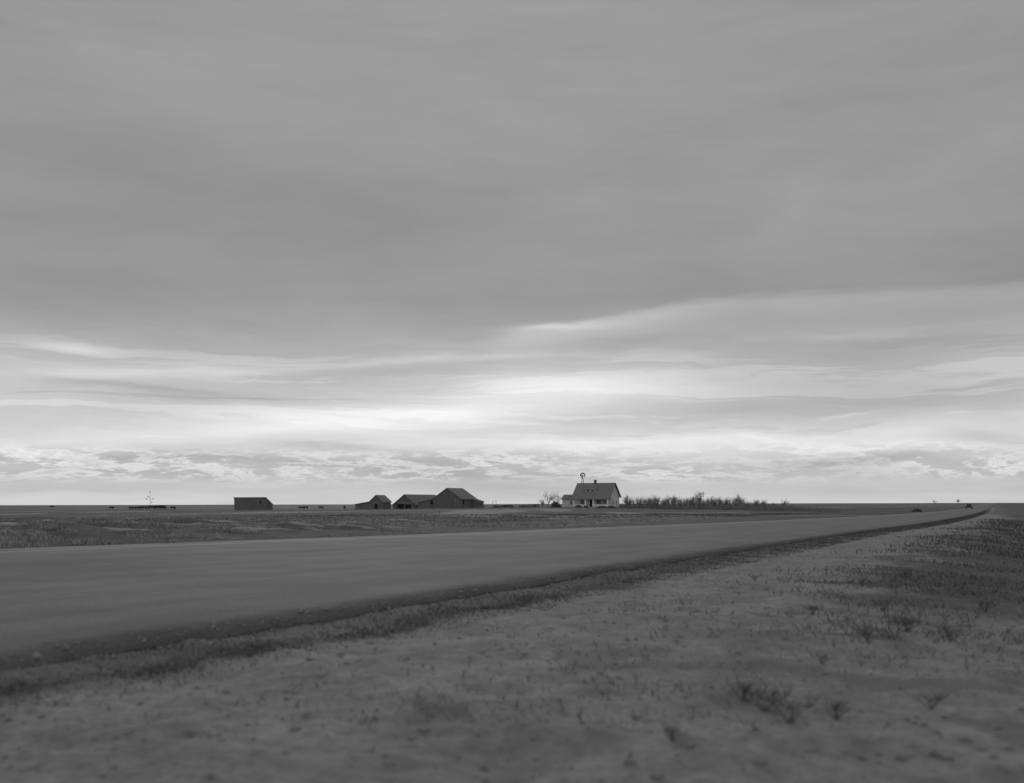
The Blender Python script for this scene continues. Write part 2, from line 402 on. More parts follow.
# road: pavement with worn centre, dusty edge line and gravel shoulder on the far side
def road_material():
    m = bpy.data.materials.new('worn_pavement'); m.use_nodes = True
    T = m.node_tree; b = T.nodes['Principled BSDF']; L = T.links
    b.inputs['Roughness'].default_value = .9; b.inputs['Specular IOR Level'].default_value = .08
    a = T.nodes.new('ShaderNodeAttribute'); a.attribute_name = 'across'
    al = T.nodes.new('ShaderNodeAttribute'); al.attribute_name = 'along'
    cv = T.nodes.new('ShaderNodeCombineXYZ')
    def ma(op, p, q):
        n = T.nodes.new('ShaderNodeMath'); n.operation = op
        for k, v in enumerate((p, q)):
            if isinstance(v, (int, float)): n.inputs[k].default_value = v
            else: L.new(v, n.inputs[k])
        return n.outputs[0]
    L.new(ma('MULTIPLY', a.outputs['Fac'], 26.0), cv.inputs[0]); L.new(ma('MULTIPLY', al.outputs['Fac'], .16), cv.inputs[1])
    def nz(v, sc, det=5):
        n = T.nodes.new('ShaderNodeTexNoise'); n.inputs['Scale'].default_value = sc; n.inputs['Detail'].default_value = det
        L.new(v, n.inputs['Vector']); return n.outputs[0]
    def mr(v, x0, x1, lo, hi):
        n = T.nodes.new('ShaderNodeMapRange'); n.interpolation_type = 'SMOOTHSTEP'; L.new(v, n.inputs[0])
        for q, val in enumerate((x0, x1, lo, hi)): n.inputs[q + 1].default_value = val
        return n.outputs[0]
    pos = T.nodes.new('ShaderNodeNewGeometry').outputs['Position']
    c = ma('MULTIPLY', mr(nz(cv.outputs[0], 1.0), .3, .7, .90, 1.08), mr(nz(pos, .55), .3, .7, .88, 1.10))
    c = ma('MULTIPLY', c, mr(nz(pos, 30, 4), .3, .7, .84, 1.16))
    # long cracks and tar smears
    c = ma('MULTIPLY', c, mr(nz(cv.outputs[0], 2.6, 3), .62, .70, 1.0, .84))
    rag = ma('ADD', a.outputs['Fac'], ma('ADD', ma('MULTIPLY', ma('SUBTRACT', nz(pos, 1.6, 7), .5), .050), ma('MULTIPLY', ma('SUBTRACT', nz(pos, .25, 4), .5), .020)))
    rp = T.nodes.new('ShaderNodeValToRGB'); L.new(rag, rp.inputs[0])
    els = [(0, .12), (.010, .125), (.032, .19), (.12, .205), (.30, .215), (.5, .20), (.70, .22), (.825, .22), (.838, .33), (.880, .33), (.892, .235), (.93, .27), (.985, .27), (1, .24)]
    for k, (p, v) in enumerate(els):
        e = rp.color_ramp.elements[k] if k < 2 else rp.color_ramp.elements.new(p)
        e.position = p; e.color = (v, v, v, 1)
    c = ma('MULTIPLY', c, rp.outputs[0])
    L.new(c, b.inputs['Base Color'])
    return m
KX = np.concatenate([[0, .004], np.linspace(.03, .97, 22), [.996, 1.0]])
P0 = np.stack([xn_, ys], -1); P1 = np.stack([xf_, ys - 0.0], -1)
co = []; ac = []; al = []
for k in KX:
    q = P0 * (1 - k) + P1 * k
    zz = base(q[:, 1]) + .025 + .02 * (1 - (2 * k - 1) ** 2)
    if k in (0.0, 1.0): zz = zz - .14
    if k < .02:
        j_ = (fbm(ys * .9, ys * 0 + k, 131, 4) - .5) * .34 + (fbm(ys * 3.1, ys * 0, 133, 3) - .5) * .22
        q = q.copy(); q[:, 0] += j_ + (.05 if k == 0 else 0); zz = zz - .015 * (k == .004)
    co.append(np.column_stack([q, zz])); ac.append(np.full(len(ys), k)); al.append(ys * 1.1)
co = np.concatenate(co); n = len(ys)
a_, b_ = np.meshgrid(np.arange(len(KX) - 1), np.arange(n - 1), indexing='ij')
rq = np.stack([a_ * n + b_, a_ * n + b_ + 1, (a_ + 1) * n + b_ + 1, (a_ + 1) * n + b_], -1).reshape(-1, 4)
road = mesh_np('road', co, rq, road_material(), {'across': np.concatenate(ac), 'along': np.concatenate(al)}, True)
road['kind'] = 'structure'

# ------------------------------------------------------------------ helpers for things
class MB:
    def __init__(s): s.v = []; s.f = []
    def add(s, vs, fs):
        o = len(s.v); s.v += [tuple(v) for v in vs]; s.f += [tuple(i + o for i in f) for f in fs]; return s
    def box(s, x0, x1, y0, y1, z0, z1):
        return s.add([(x0, y0, z0), (x1, y0, z0), (x1, y1, z0), (x0, y1, z0), (x0, y0, z1), (x1, y0, z1), (x1, y1, z1), (x0, y1, z1)],
                     [(0, 3, 2, 1), (4, 5, 6, 7), (0, 1, 5, 4), (1, 2, 6, 5), (2, 3, 7, 6), (3, 0, 4, 7)])
    def prism(s, prof, y0, y1):
        """profile in x,z (counter-clockwise seen from -y) extruded along y"""
        n = len(prof)
        return s.add([(x, y0, z) for x, z in prof] + [(x, y1, z) for x, z in prof],
                     [tuple(range(n)), tuple(range(2 * n - 1, n - 1, -1))] + [(i, i + n, (i + 1) % n + n, (i + 1) % n) for i in range(n)])
    def prismx(s, prof, x0, x1):
        """profile in y,z extruded along x"""
        n = len(prof)
        return s.add([(x0, y, z) for y, z in prof] + [(x1, y, z) for y, z in prof],
                     [tuple(range(n - 1, -1, -1)), tuple(range(n, 2 * n))] + [(i, (i + 1) % n, (i + 1) % n + n, i + n) for i in range(n)])
    def tube(s, p, q, r0, r1=None, n=5, cap=True):
        r1 = r0 if r1 is None else r1
        p = Vector(p); q = Vector(q); d = (q - p)
        if d.length < 1e-6: return s
        d.normalize(); a = d.orthogonal().normalized(); b = d.cross(a)
        vs = []
        for c, r in ((p, r0), (q, r1)):
            for k in range(n):
                w = 2 * math.pi * k / n; vs.append(c + (a * math.cos(w) + b * math.sin(w)) * r)
        fs = [(k, (k + 1) % n, (k + 1) % n + n, k + n) for k in range(n)]
        if cap: fs += [tuple(range(n - 1, -1, -1)), tuple(range(n, 2 * n))]
        return s.add(vs, fs)
    def slab(s, a, b, c, d, th):
        """roof sheet: four corners of the top face, thickened downwards"""
        A = [Vector(k) for k in (a, b, c, d)]; B = [k - Vector((0, 0, th)) for k in A]
        return s.add(A + B, [(0, 1, 2, 3), (7, 6, 5, 4), (0, 4, 5, 1), (1, 5, 6, 2), (2, 6, 7, 3), (3, 7, 4, 0)])
    def disc(s, c, r, ax, th, n=20):
        c = Vector(c); ax = Vector(ax).normalized(); return s.tube(c - ax * th / 2, c + ax * th / 2, r, r, n)
    def build(s, name, m, parent=None, smooth_=False):
        me = bpy.data.meshes.new(name); me.from_pydata(s.v, [], s.f); me.update(); me.materials.append(m)
        bm = bmesh.new(); bm.from_mesh(me); bmesh.ops.recalc_face_normals(bm, faces=bm.faces); bm.to_mesh(me); bm.free()
        if smooth_:
            for p in me.polygons: p.use_smooth = True
        o = bpy.data.objects.new(name, me); C.objects.link(o)
        if parent: o.parent = parent
        return o
def tag(o, label, cat, group=None, kind=None):
    o['label'] = label; o['category'] = cat
    if group: o['group'] = group
    if kind: o['kind'] = kind
    return o
def thing(name, label, cat, loc, rz=0, group=None):
    o = bpy.data.objects.new(name, None); C.objects.link(o); o.location = loc; o.rotation_euler = (0, 0, rz)
    o.empty_display_size = .3
    return tag(o, label, cat, group)
def dup(root, loc, rz=0, sc=None, label=None, group=None):
    r = root.copy(); C.objects.link(r); r.location = loc; r.rotation_euler = (0, 0, rz)
    if sc is not None: r.scale = (sc, sc, sc) if isinstance(sc, (int, float)) else sc
    if label: r['label'] = label
    if group: r['group'] = group
    for ch in list(root.children):
        c = ch.copy(); C.objects.link(c); c.parent = r
        for g_ in list(ch.children):
            d = g_.copy(); C.objects.link(d); d.parent = c
    return r
GRID = R(-24)                      # the farm sits on the section grid, like the road
def gloc(px, Y): x = at(px, Y); return (x, Y, zg(x, Y))

# ------------------------------------------------------------------ farmhouse
# local frame: x along the front (right +), y from front to back, origin at the middle of the front porch edge
hx0, hy0 = at(590.5, 300), 300.0
house = thing('farmhouse', 'pale painted farmhouse with steep dark shingle roof, dormer and front porch, windmill behind it', 'house', (hx0, hy0, zg(hx0, hy0) - .05), GRID)
Wd = 10.6; x0, x1 = -Wd / 2, Wd / 2
PY, BY = 2.3, 9.6                  # porch depth, back wall
RY, RZ = 5.0, 7.15                 # ridge
FE, BE = 2.9, 3.5                # eave heights
mb = MB()
prof = [(PY, 0), (BY, 0), (BY, BE + .05), (RY, RZ - .22), (PY, FE + (RZ - FE) * (PY / RY) - .22)]
mb.prismx(prof, x0, x1); wall = mb.build('wall', m_house, house)
mb = MB().box(x0 - .03, x1 + .03, PY - .03, BY + .03, -.6, .35); mb.build('foundation', m_concrete, house)
ov = .45
def zf(y): return FE + (RZ - FE) * (y / RY)
def zb(y): return RZ - (RZ - BE) * (y - RY) / (BY - RY)
mb = MB()
mb.slab((x0 - ov, -.35, zf(-.35)), (x1 + ov, -.35, zf(-.35)), (x1 + ov, RY, RZ), (x0 - ov, RY, RZ), .16)
mb.slab((x0 - ov, RY, RZ), (x1 + ov, RY, RZ), (x1 + ov, BY + .45, zb(BY + .45)), (x0 - ov, BY + .45, zb(BY + .45)), .16)
roof = mb.build('roof', m_roof, house)
for xa in (x0 - ov - .06, x1 + ov):
    mb = MB()
    mb.slab((xa, -.35, zf(-.35) - .02), (xa + .06, -.35, zf(-.35) - .02), (xa + .06, RY, RZ - .02), (xa, RY, RZ - .02), .24)
    mb.slab((xa, RY, RZ - .02), (xa + .06, RY, RZ - .02), (xa + .06, BY + .45, zb(BY + .45) - .02), (xa, BY + .45, zb(BY + .45) - .02), .24)
    mb.build('bargeboard', m_barnroof, roof)
MB().box(-.6, -.05, RY - .28, RY + .28, RZ - .5, RZ + .75).box(-.66, .01, RY - .34, RY + .34, RZ + .75, RZ + .88).build('chimney', m_brick, roof)
# shed dormer
dm0, dm1 = -2.3, .75; dy0, dy1 = 1.95, 4.15
zt = zf(dy0)
mb = MB().prismx([(dy0, zt - .15), (dy0, zt + .72), (dy1, zf(dy1) + .02), (dy1, zf(dy1) - .3)], dm0, dm1)
dorm = mb.build('dormer', m_house, roof)
MB().slab((dm0 - .3, dy0 - .4, zt + .66), (dm1 + .3, dy0 - .4, zt + .66), (dm1 + .3, dy1 + .15, zf(dy1 + .15) + .12), (dm0 - .3, dy1 + .15, zf(dy1 + .15) + .12), .12).build('dormer_roof', m_roof, roof)
for xa in (dm0 + .35, dm0 + 1.75):
    MB().box(xa, xa + 1.0, dy0 - .04, dy0 + .02, zt + .08, zt + .56).build('dormer_window', m_glass, roof)
def window(name, x_, z0_, w_, h_, y_, parent, side=None):
    """window set in a wall facing -y (front) or +x (side)"""
    f = MB(); p = MB()
    fr = .09
    if side is None:
        f.box(x_ - fr, x_, y_ - .05, y_ + .03, z0_ - fr, z0_ + h_ + fr); f.box(x_ + w_, x_ + w_ + fr, y_ - .05, y_ + .03, z0_ - fr, z0_ + h_ + fr)
        f.box(x_, x_ + w_, y_ - .05, y_ + .03, z0_ + h_, z0_ + h_ + fr); f.box(x_, x_ + w_, y_ - .07, y_ + .03, z0_ - fr, z0_)
        f.box(x_, x_ + w_, y_ - .04, y_ + .03, z0_ + h_ * .5 - .02, z0_ + h_ * .5 + .02)
        p.box(x_, x_ + w_, y_ - .02, y_ + .02, z0_, z0_ + h_)
    else:
        X = side
        f.box(X - .03, X + .05, x_ - fr, x_, z0_ - fr, z0_ + h_ + fr); f.box(X - .03, X + .05, x_ + w_, x_ + w_ + fr, z0_ - fr, z0_ + h_ + fr)
        f.box(X - .03, X + .05, x_, x_ + w_, z0_ + h_, z0_ + h_ + fr); f.box(X - .03, X + .07, x_, x_ + w_, z0_ - fr, z0_)
        f.box(X - .03, X + .04, x_, x_ + w_, z0_ + h_ * .5 - .02, z0_ + h_ * .5 + .02)
        p.box(X - .02, X + .02, x_, x_ + w_, z0_, z0_ + h_)
    fo = f.build(name, m_white, parent); p.build('pane', m_glass, fo)
window('window', -3.9, 1.0, 1.3, 1.35, PY, house)
window('window', .9, .95, 1.6, 1.4, PY, house); window('window', 2.75, .95, 1.6, 1.4, PY, house)
window('window', 3.3, .95, .85, 1.7, None, house, x1); window('window', 6.6, .95, .85, 1.5, None, house, x1)
window('window', 4.55, 3.7, .9, 1.35, None, house, x1)
d = MB().box(-1.0, .0, PY - .05, PY + .02, .38, 2.45).build('door', m_dark, house)
MB().box(-.95, -.88, PY - .10, PY - .05, 1.3, 1.4).build('handle', m_metal, d)
# porch
pc = MB().box(x0, x1, 0, PY - .035, -.5, .38).build('porch_floor', m_concrete, house)
for xa, xb in ((x0, -1.75), (.55, x1)):
    MB().box(xa + .02, xb, .06, .22, .38, 1.12).build('porch_rail_wall', m_house, house)
MB().box(x1 - .2, x1 - .02, .23, PY - .04, .38, 1.12).build('porch_rail_wall', m_house, house)
MB().box(x0 + .02, x0 + .2, .23, PY - .04, .38, 1.12).build('porch_rail_wall', m_house, house)
for xc in (x0 + .25, -1.55, .75, x1 - .3):
    MB().prism([(xc - .24, .385), (xc + .24, .385), (xc + .16, 2.62), (xc - .16, 2.62)], -.02, .34).build('porch_column', m_white, house)
MB().box(x0, x1, .0, .32, 2.62, 2.86).build('porch_beam', m_white, house)
MB().box(-1.4, .5, -.45, -.003, -.5, .2).box(-1.4, .5, -.85, -.45, -.5, .02).build('porch_step', m_concrete, house)
# kitchen wing at the left
wg = MB().prismx([(3.0, 0), (8.0, 0), (8.0, 2.65), (5.5, 3.7), (3.0, 2.65)], x0 - 4.4, x0 - .02).build('wing', m_house, house)
MB().slab((x0 - 4.75, 2.6, 2.58), (x0 - .02, 2.6, 2.58), (x0 - .02, 5.5, 3.88), (x0 - 4.75, 5.5, 3.88), .13).slab((x0 - 4.75, 5.5, 3.88), (x0 - .02, 5.5, 3.88), (x0 - .02, 8.4, 2.58), (x0 - 4.75, 8.4, 2.58), .13).build('wing_roof', m_roof, wg)
MB().box(x0 - 4.43, x0 - .02, 2.97, 8.03, -.6, .2).build('wing_foundation', m_concrete, wg)
window('window', x0 - 1.9, 1.05, .75, 1.05, 3.0, house)

# ------------------------------------------------------------------ windmill behind the house
wx, wy = at(582.6, 395), 395.0
mill = thing('windmill', 'farm windmill with open wheel on a thin lattice tower rising behind the farmhouse roof', 'windmill', (wx, wy, zg(wx, wy)), R(8))
HT = 12.1
tw = MB()
for sx, sy in ((-1, -1), (1, -1), (1, 1), (-1, 1)):
    l = MB().tube((sx * 1.25, sy * 1.25, -.2), (sx * .14, sy * .14, HT), .07, .06, 4); l.build('leg', m_metal, mill)
for k in range(7):
    f0 = k / 7; f1 = (k + 1) / 7
    w0 = 1.25 + (.14 - 1.25) * f0; w1_ = 1.25 + (.14 - 1.25) * f1; z0_, z1_ = HT * f0, HT * f1
    c0 = [(-w0, -w0, z0_), (w0, -w0, z0_), (w0, w0, z0_), (-w0, w0, z0_)]; c1 = [(-w1_, -w1_, z1_), (w1_, -w1_, z1_), (w1_, w1_, z1_), (-w1_, w1_, z1_)]
    for q in range(4):
        tw.tube(c0[q], c1[(q + 1) % 4], .025, .025, 3); tw.tube(c1[q], c1[(q + 1) % 4], .025, .025, 3)
tw.build('brace', m_metal, mill)
hubz = HT + .35
MB().box(-.16, .16, -.35, .4, HT - .05, HT + .5).tube((0, -.5, hubz), (0, .3, hubz), .07, .07, 8).build('gearbox', m_metal, mill)
rim = MB(); NB = 18
for k in range(NB):
    a0 = 2 * math.pi * k / NB
    if abs(((math.degrees(a0) - 270 + 180) % 360) - 180) < 38: continue     # sails missing at the bottom
    e = lambda r, a, yy: (r * math.cos(a), yy, hubz + r * math.sin(a))
    a1 = a0 + 2 * math.pi / NB * .96
    rim.add([e(.55, a0, -.52), e(.62, a1, -.40), e(1.0, a1, -.40), e(.98, a0, -.52), e(.55, a0, -.50), e(.62, a1, -.38), e(1.0, a1, -.38), e(.98, a0, -.50)],
            [(0, 1, 2, 3), (7, 6, 5, 4), (0, 4, 5, 1), (1, 5, 6, 2), (2, 6, 7, 3), (3, 7, 4, 0)])
sail = rim.build('wheel', m_metal, mill)
spk = MB()
for k in range(6):
    a0 = 2 * math.pi * k / 6 + .2; spk.tube((0, -.45, hubz), (.98 * math.cos(a0), -.45, hubz + .98 * math.sin(a0)), .02, .02, 3)
for k in range(24):
    a0, a1 = 2 * math.pi * k / 24, 2 * math.pi * (k + 1) / 24
    for r in (.58, .97): spk.tube((r * math.cos(a0), -.45, hubz + r * math.sin(a0)), (r * math.cos(a1), -.45, hubz + r * math.sin(a1)), .018, .018, 3)
spk.build('spoke', m_metal, sail)
MB().tube((0, .3, hubz), (.35, 1.5, hubz - .1), .035, .03, 4).add([(.35, 1.5, hubz - .5), (.75, 2.5, hubz - .65), (.75, 2.5, hubz + .35), (.35, 1.5, hubz + .2), (.37, 1.49, hubz - .5), (.77, 2.49, hubz - .65), (.77, 2.49, hubz + .35), (.37, 1.49, hubz + .2)],
          [(0, 1, 2, 3), (7, 6, 5, 4), (0, 4, 5, 1), (1, 5, 6, 2), (2, 6, 7, 3), (3, 7, 4, 0)]).build('tail_vane', m_metal, mill)

# ------------------------------------------------------------------ barns (gable faces the camera's left, ridge runs along local y)
def barn(name, label, px, Y, Wb, Lb, ridge, eave, lean=None, rear=None, doors=(), rz=GRID):
    x, y, z = gloc(px, Y)
    t_ = thing(name, label, 'barn', (x, y, z), rz)
    h = Wb / 2
    MB().prism([(-h, -.6), (h, -.6), (h, eave - .1), (0, ridge - .14), (-h, eave - .1)], 0, Lb).build('wall', m_barn, t_)
    sl = (ridge - eave) / h; o = .35
    mb = MB()
    for sg in (-1, 1):
        if lean and sg == -1: ex, ez = -h, eave
        else: ex, ez = sg * (h + o), eave - sl * o
        mb.slab((ex, -.3, ez), (0, -.3, ridge), (0, Lb + .3, ridge), (ex, Lb + .3, ez), .13)
    rf = mb.build('roof', m_barnroof, t_)
    if lean:
        lw, lz = lean
        ln = MB().prism([(-h - lw, -.6), (-h - .003, -.6), (-h - .003, eave - .35), (-h - lw, lz)], .15, Lb - .15).build('lean_to', m_barn, t_)
        MB().slab((-h - lw - .3, -.15, lz - .02), (-h - .02, -.15, eave - .06), (-h - .02, Lb + .1, eave - .06), (-h - lw - .3, Lb + .1, lz - .02), .12).build('lean_to_roof', m_barnroof, ln)
    if rear:
        rw, rz0 = rear
        MB().prism([(h + .003, -.6), (h + rw, -.6), (h + rw, rz0), (h + .003, eave - .35)], Lb - 3.4, Lb - .1).build('side_shed', m_barn, t_)
        MB().slab((h + .05, Lb - 3.6, eave - .12), (h + rw + .25, Lb - 3.6, rz0 + .0), (h + rw + .25, Lb + .1, rz0 + .0), (h + .05, Lb + .1, eave - .12), .12).build('side_shed_roof', m_barn, t_)
    for (nm, xa, xb, za, zb_, mm) in doors:
        MB().box(xa, xb, -.06, .03, za, zb_).build(nm, mm, t_)
    return t_
big = barn('barn', 'largest dark board barn with tall gable and lean-to, nearest the farmhouse', 447.2, 336, 10.0, 10.6, 6.8, 3.5, (5.6, 2.25), (2.7, 2.5),
           (('loft_door', -5.9, -5.0, 1.7, 2.7, m_dark), ('door_frame', 2.9, 3.05, 2.5, 3.6, m_trim)))
MB().box(5.0 - .02, 5.06, 1.0, 2.0, 1.6, 3.0).build('door', m_dark, big)
low = barn('barn', 'low long barn with open gable front half hidden behind the largest barn', 404.5, 350, 8.6, 21.0, 5.1, 1.85, None, None,
           (('front_beam', -2.6, 3.2, 2.15, 2.38, m_trim), ('doorway', -2.6, -.2, 0.0, 1.9, m_dark), ('doorway', .3, 2.4, 0.0, 1.75, m_dark)))
small = barn('barn', 'smallest dark gabled barn with long low lean-to, left of the low long barn', 376.2, 342, 4.9, 5.0, 4.85, 2.85, (5.4, 1.95), None,
             (('door', -.6, .6, 0.0, 1.95, m_dark),))
# shed with single-pitch roof falling to the back
sx_, sy_, sz_ = gloc(250.0, 330)
shed = thing('shed', 'long dark board shed with slanting roof standing alone at the left of the farm', 'shed', (sx_, sy_, sz_), GRID)
MB().prismx([(0, -.6), (3.4, -.6), (3.2, 2.0), (0, 3.95)], -6.05, 6.05).build('wall', m_barn, shed)
MB().slab((-6.25, -.25, 4.20), (6.2, -.25, 4.20), (6.2, 3.45, 1.95), (-6.25, 3.45, 1.95), .10).build('roof', m_barnroof, shed)
MB().box(3.6, 4.3, -.05, .03, 2.3, 3.0).build('window', m_dark, shed)
MB().box(-1.2, .8, -.05, .03, 0, 2.2).build('door', m_barn, shed)

# ------------------------------------------------------------------ bare trees
def grow(mbT, mbC, p, d, L, r, lev, rnd, thick):
    n = 3; q = Vector(p); dd = Vector(d)
    for k in range(n):
        dd = (dd + Vector((rnd.uniform(-1, 1), rnd.uniform(-1, 1), rnd.uniform(-.1, 1.0))) * (.16 + .06 * lev)).normalized()
        q2 = q + dd * (L / n)
        ra, rb = r * (1 - .28 * k / n), r * (1 - .28 * (k + 1) / n)
        (mbT if lev < 2 else mbC).tube(q, q2, max(ra, thick), max(rb, thick), 5 if lev < 2 else 3, False)
        if lev < 4 and (k > 0 or lev > 0) and rnd.random() < (.95 if lev < 2 else .62):
            for _ in range(2 if lev < 2 else 1):
                a = dd.orthogonal().normalized(); a.rotate(Matrix.Rotation(rnd.uniform(0, 6.283), 3, dd))
                nd = (dd * rnd.uniform(.45, .9) + a * rnd.uniform(.55, .95)).normalized()
                grow(mbT, mbC, q2, nd, L * rnd.uniform(.55, .8), r * .55, lev + 1, rnd, thick)
        q = q2
def make_tree(name, label, seed, h, spread, thick, group=None, trunk_h=.25):
    rnd = random.Random(seed)
    t_ = thing(name, label, 'tree', (0, 0, -50), 0, group)
    a, b = MB(), MB()
    a.tube((0, 0, -.15), (0, 0, h * trunk_h), .12, .09, 6, False)
    for k in range(rnd.choice((3, 4, 4))):
        w = rnd.uniform(0, 6.28); d = Vector((math.cos(w) * spread, math.sin(w) * spread, 1)).normalized()
        grow(a, b, (0, 0, h * trunk_h), d, h * .42, .07, 1, rnd, thick)
    a.build('trunk', m_bark, t_); b.build('crown', m_twig, t_)
    return t_
GT = 'bare fruit trees in the orchard'
LT = 'small leafless fruit tree in the dense orchard right of the farmhouse'
protos = [make_tree('fruit_tree', LT, 40 + k, (3.0, 3.4, 2.7, 3.7, 3.2, 2.6)[k], (.5, .35, .7, .45, .6, .8)[k], .010, GT) for k in range(6)]
used = [False] * 6
rnd = random.Random(5)
spots = []
for row in range(6):
    Y = 262 + row * 13
    px = 624 + rnd.uniform(0, 6)
    while px < 792 - row * 6:
        spots.append((px, Y + rnd.uniform(-3, 3), 1.0 if px < 745 else (.72 if px < 770 else .5))); px += rnd.uniform(6.5, 12.5)
for (px, Y, f) in spots:
    k = rnd.randrange(6); x, y, z = gloc(px, Y); scv = f * rnd.uniform(.78, 1.12)
    if not used[k]:
        used[k] = True; p = protos[k]; p.location = (x, y, z); p.rotation_euler.z = rnd.uniform(0, 6.28); p.scale = (scv,) * 3
    else: dup(protos[k], (x, y, z), rnd.uniform(0, 6.28), scv)
tt = make_tree('bare_tree', 'tallest leafless tree with sparse upright limbs, left of the farmhouse wing', 91, 5.0, .45, .022, None, .22); tt.location = gloc(548.5, 303)
t2 = make_tree('bare_tree', 'leafless tree with fine spreading twigs right behind the dark bush by the farmhouse wing', 95, 4.4, .55, .018, None, .2); t2.location = gloc(556.5, 318)
t3 = make_tree('bare_tree', 'low leafless tree left of the tallest bare tree by the farm', 97, 2.6, .7, .02); t3.location = gloc(542.5, 306)
t4 = make_tree('bare_tree', 'lone leafless tree on the far horizon near the road end', 98, 6.0, .6, .06); t4.location = gloc(958, 1150)
t5 = make_tree('bare_tree', 'small faint leafless tree on the skyline left of the lone horizon tree', 99, 5.0, .7, .05); t5.location = gloc(935, 1200)
t6 = make_tree('bare_tree', 'solitary low leafless tree on the skyline right of the orchard thicket', 101, 3.6, .8, .04); t6.location = gloc(783, 420)
# twiggy tree with dark limbs standing in front of the orchard
t7 = make_tree('bare_tree', 'dark leafless tree standing forward of the orchard rows with clear black trunk', 103, 3.6, .5, .03, None, .35); t7.location = gloc(701, 248)

# ------------------------------------------------------------------ scattered growth
def blades(name, x, y, h, w, lean, m, label=None, cat=None, zoff=0.0):
    n = len(x); z = terrain(x, y) - .01 + zoff
    a = rng.uniform(0, 2 * np.pi, n); la = rng.uniform(0, 2 * np.pi, n); l = lean * h * rng.uniform(.2, 1, n)
    cx, cy = np.cos(a) * w / 2, np.sin(a) * w / 2
    lx, ly = np.cos(la) * l, np.sin(la) * l
    P = np.empty((n, 5, 3))
    P[:, 0] = np.stack([x - cx, y - cy, z], -1); P[:, 1] = np.stack([x + cx, y + cy, z], -1)
    P[:, 2] = np.stack([x + cx * .7 + lx * .35, y + cy * .7 + ly * .35, z + h * .6], -1); P[:, 3] = np.stack([x - cx * .7 + lx * .35, y - cy * .7 + ly * .35, z + h * .6], -1)
    P[:, 4] = np.stack([x + lx, y + ly, z + h], -1)
    idx = np.arange(n)[:, None] * 5
    tri = np.concatenate([idx + np.array([0, 1, 2]), idx + np.array([0, 2, 3]), idx + np.array([3, 2, 4])])
    o = mesh_np(name, P.reshape(-1, 3), tri, m)
    o['kind'] = 'stuff'
    if label: o['label'] = label; o['category'] = cat
    return o
def xn(y): return np.interp(y, ys, xn_)
def xf(y): return np.interp(y, ys, xf_)
def clumped(x, y, sc, thr, seed):
    return fbm(x * sc, y * sc, seed, 3) + rng.uniform(-.12, .12, len(x)) > thr
# dark grass along the near pavement edge
n = 110000
y = np.exp(rng.uniform(math.log(4.0), math.log(240), n)); so = rng.normal(.07, .13, n)
pick = rng.random(n); so = np.where(pick > .5, rng.uniform(.05, 1.35, n), so); so = np.where((pick > .8) & (y < 16), rng.normal(.88, .13, n), so)
x = xn(y) + so / CA; k = ((so < .35) & (rng.random(n) < 1 - .6 * ss(y, 20, 90))) | (fbm(x * 1.6, y * 1.6, 61, 3) + rng.uniform(-.3, .3, len(x)) > .42)
k &= rng.random(n) < 1 - ss(y, 35, 235) * .93
x, y = x[k], y[k]
blades('grass', x, y, rng.uniform(.008, .038, len(x)) + np.minimum(y, 70) * .0005, .005 + y * .0005, 1.7, m_grassd, 'short dark grass along the near pavement edge', 'grass')
# ditch grass at the right
n = 150000
y = np.exp(rng.uniform(math.log(5.0), math.log(90), n)); so = rng.uniform(1.8, 26, n) * np.minimum(1, .25 + y / 30); x = xn(y) + so / CA
k = clumped(x, y, .7, .50, 63) & (rng.random(n) < ss(so + (fbm(x * .2, y * .2, 65) - .5) * 3, 1.6, 4.6)) & (x < y * .62 + 1)
k &= rng.random(n) < (.16 + .84 * ss(y, 7.5, 14))
x, y = x[k], y[k]
blades('grass', x, y, rng.uniform(.015, .07, len(x)) + y * .0009, .005 + y * .0006, 1.5, m_grassd, 'dark dry grass filling the ditch at the right', 'grass')
n = 30000
y = np.exp(rng.uniform(math.log(5.0), math.log(90), n)); so = rng.uniform(1.2, 22, n) * np.minimum(1, .25 + y / 30); x = xn(y) + so / CA
k = clumped(x, y, .9, .56, 67) & (x < y * .62 + 1)
x, y = x[k], y[k]
blades('dry_grass', x, y, rng.uniform(.015, .06, len(x)) + y * .0007, .004 + y * .0005, 1.5, m_grassp, 'pale dry grass scattered over the right verge', 'grass')
n = 60000
y = np.exp(rng.uniform(math.log(8.5), math.log(75), n)); so = rng.uniform(3.0, 24, n) * np.minimum(1, .25 + y / 30); x = xn(y) + so / CA
k = (fbm(x * .55, y * .40, 141, 4) + .25 * (fbm(x * 2.6, y * 2.2, 142, 3) - .5) > .545) & (rng.random(n) < .45 + .55 * ss(y, 11, 18)) & (rng.random(n) < ss(so + (fbm(x * .3, y * .3, 143) - .5) * 3, 2.4, 5.0)) & (x < y * .62 + 1)
x, y = x[k], y[k]; hgt = rng.gamma(2.0, .022, len(x)) + .015 + y * .0010; pk = rng.random(len(x)) > .22
blades('weeds', x[pk], y[pk], hgt[pk], .004 + y[pk] * .0007, 1.5, m_weed, 'ragged dark weeds standing in the grass of the right verge', 'weeds')
blades('dry_grass', x[~pk], y[~pk], hgt[~pk], .003 + y[~pk] * .0005, 1.3, m_grassp, 'pale dry stalks standing among the dark weeds at right', 'grass')
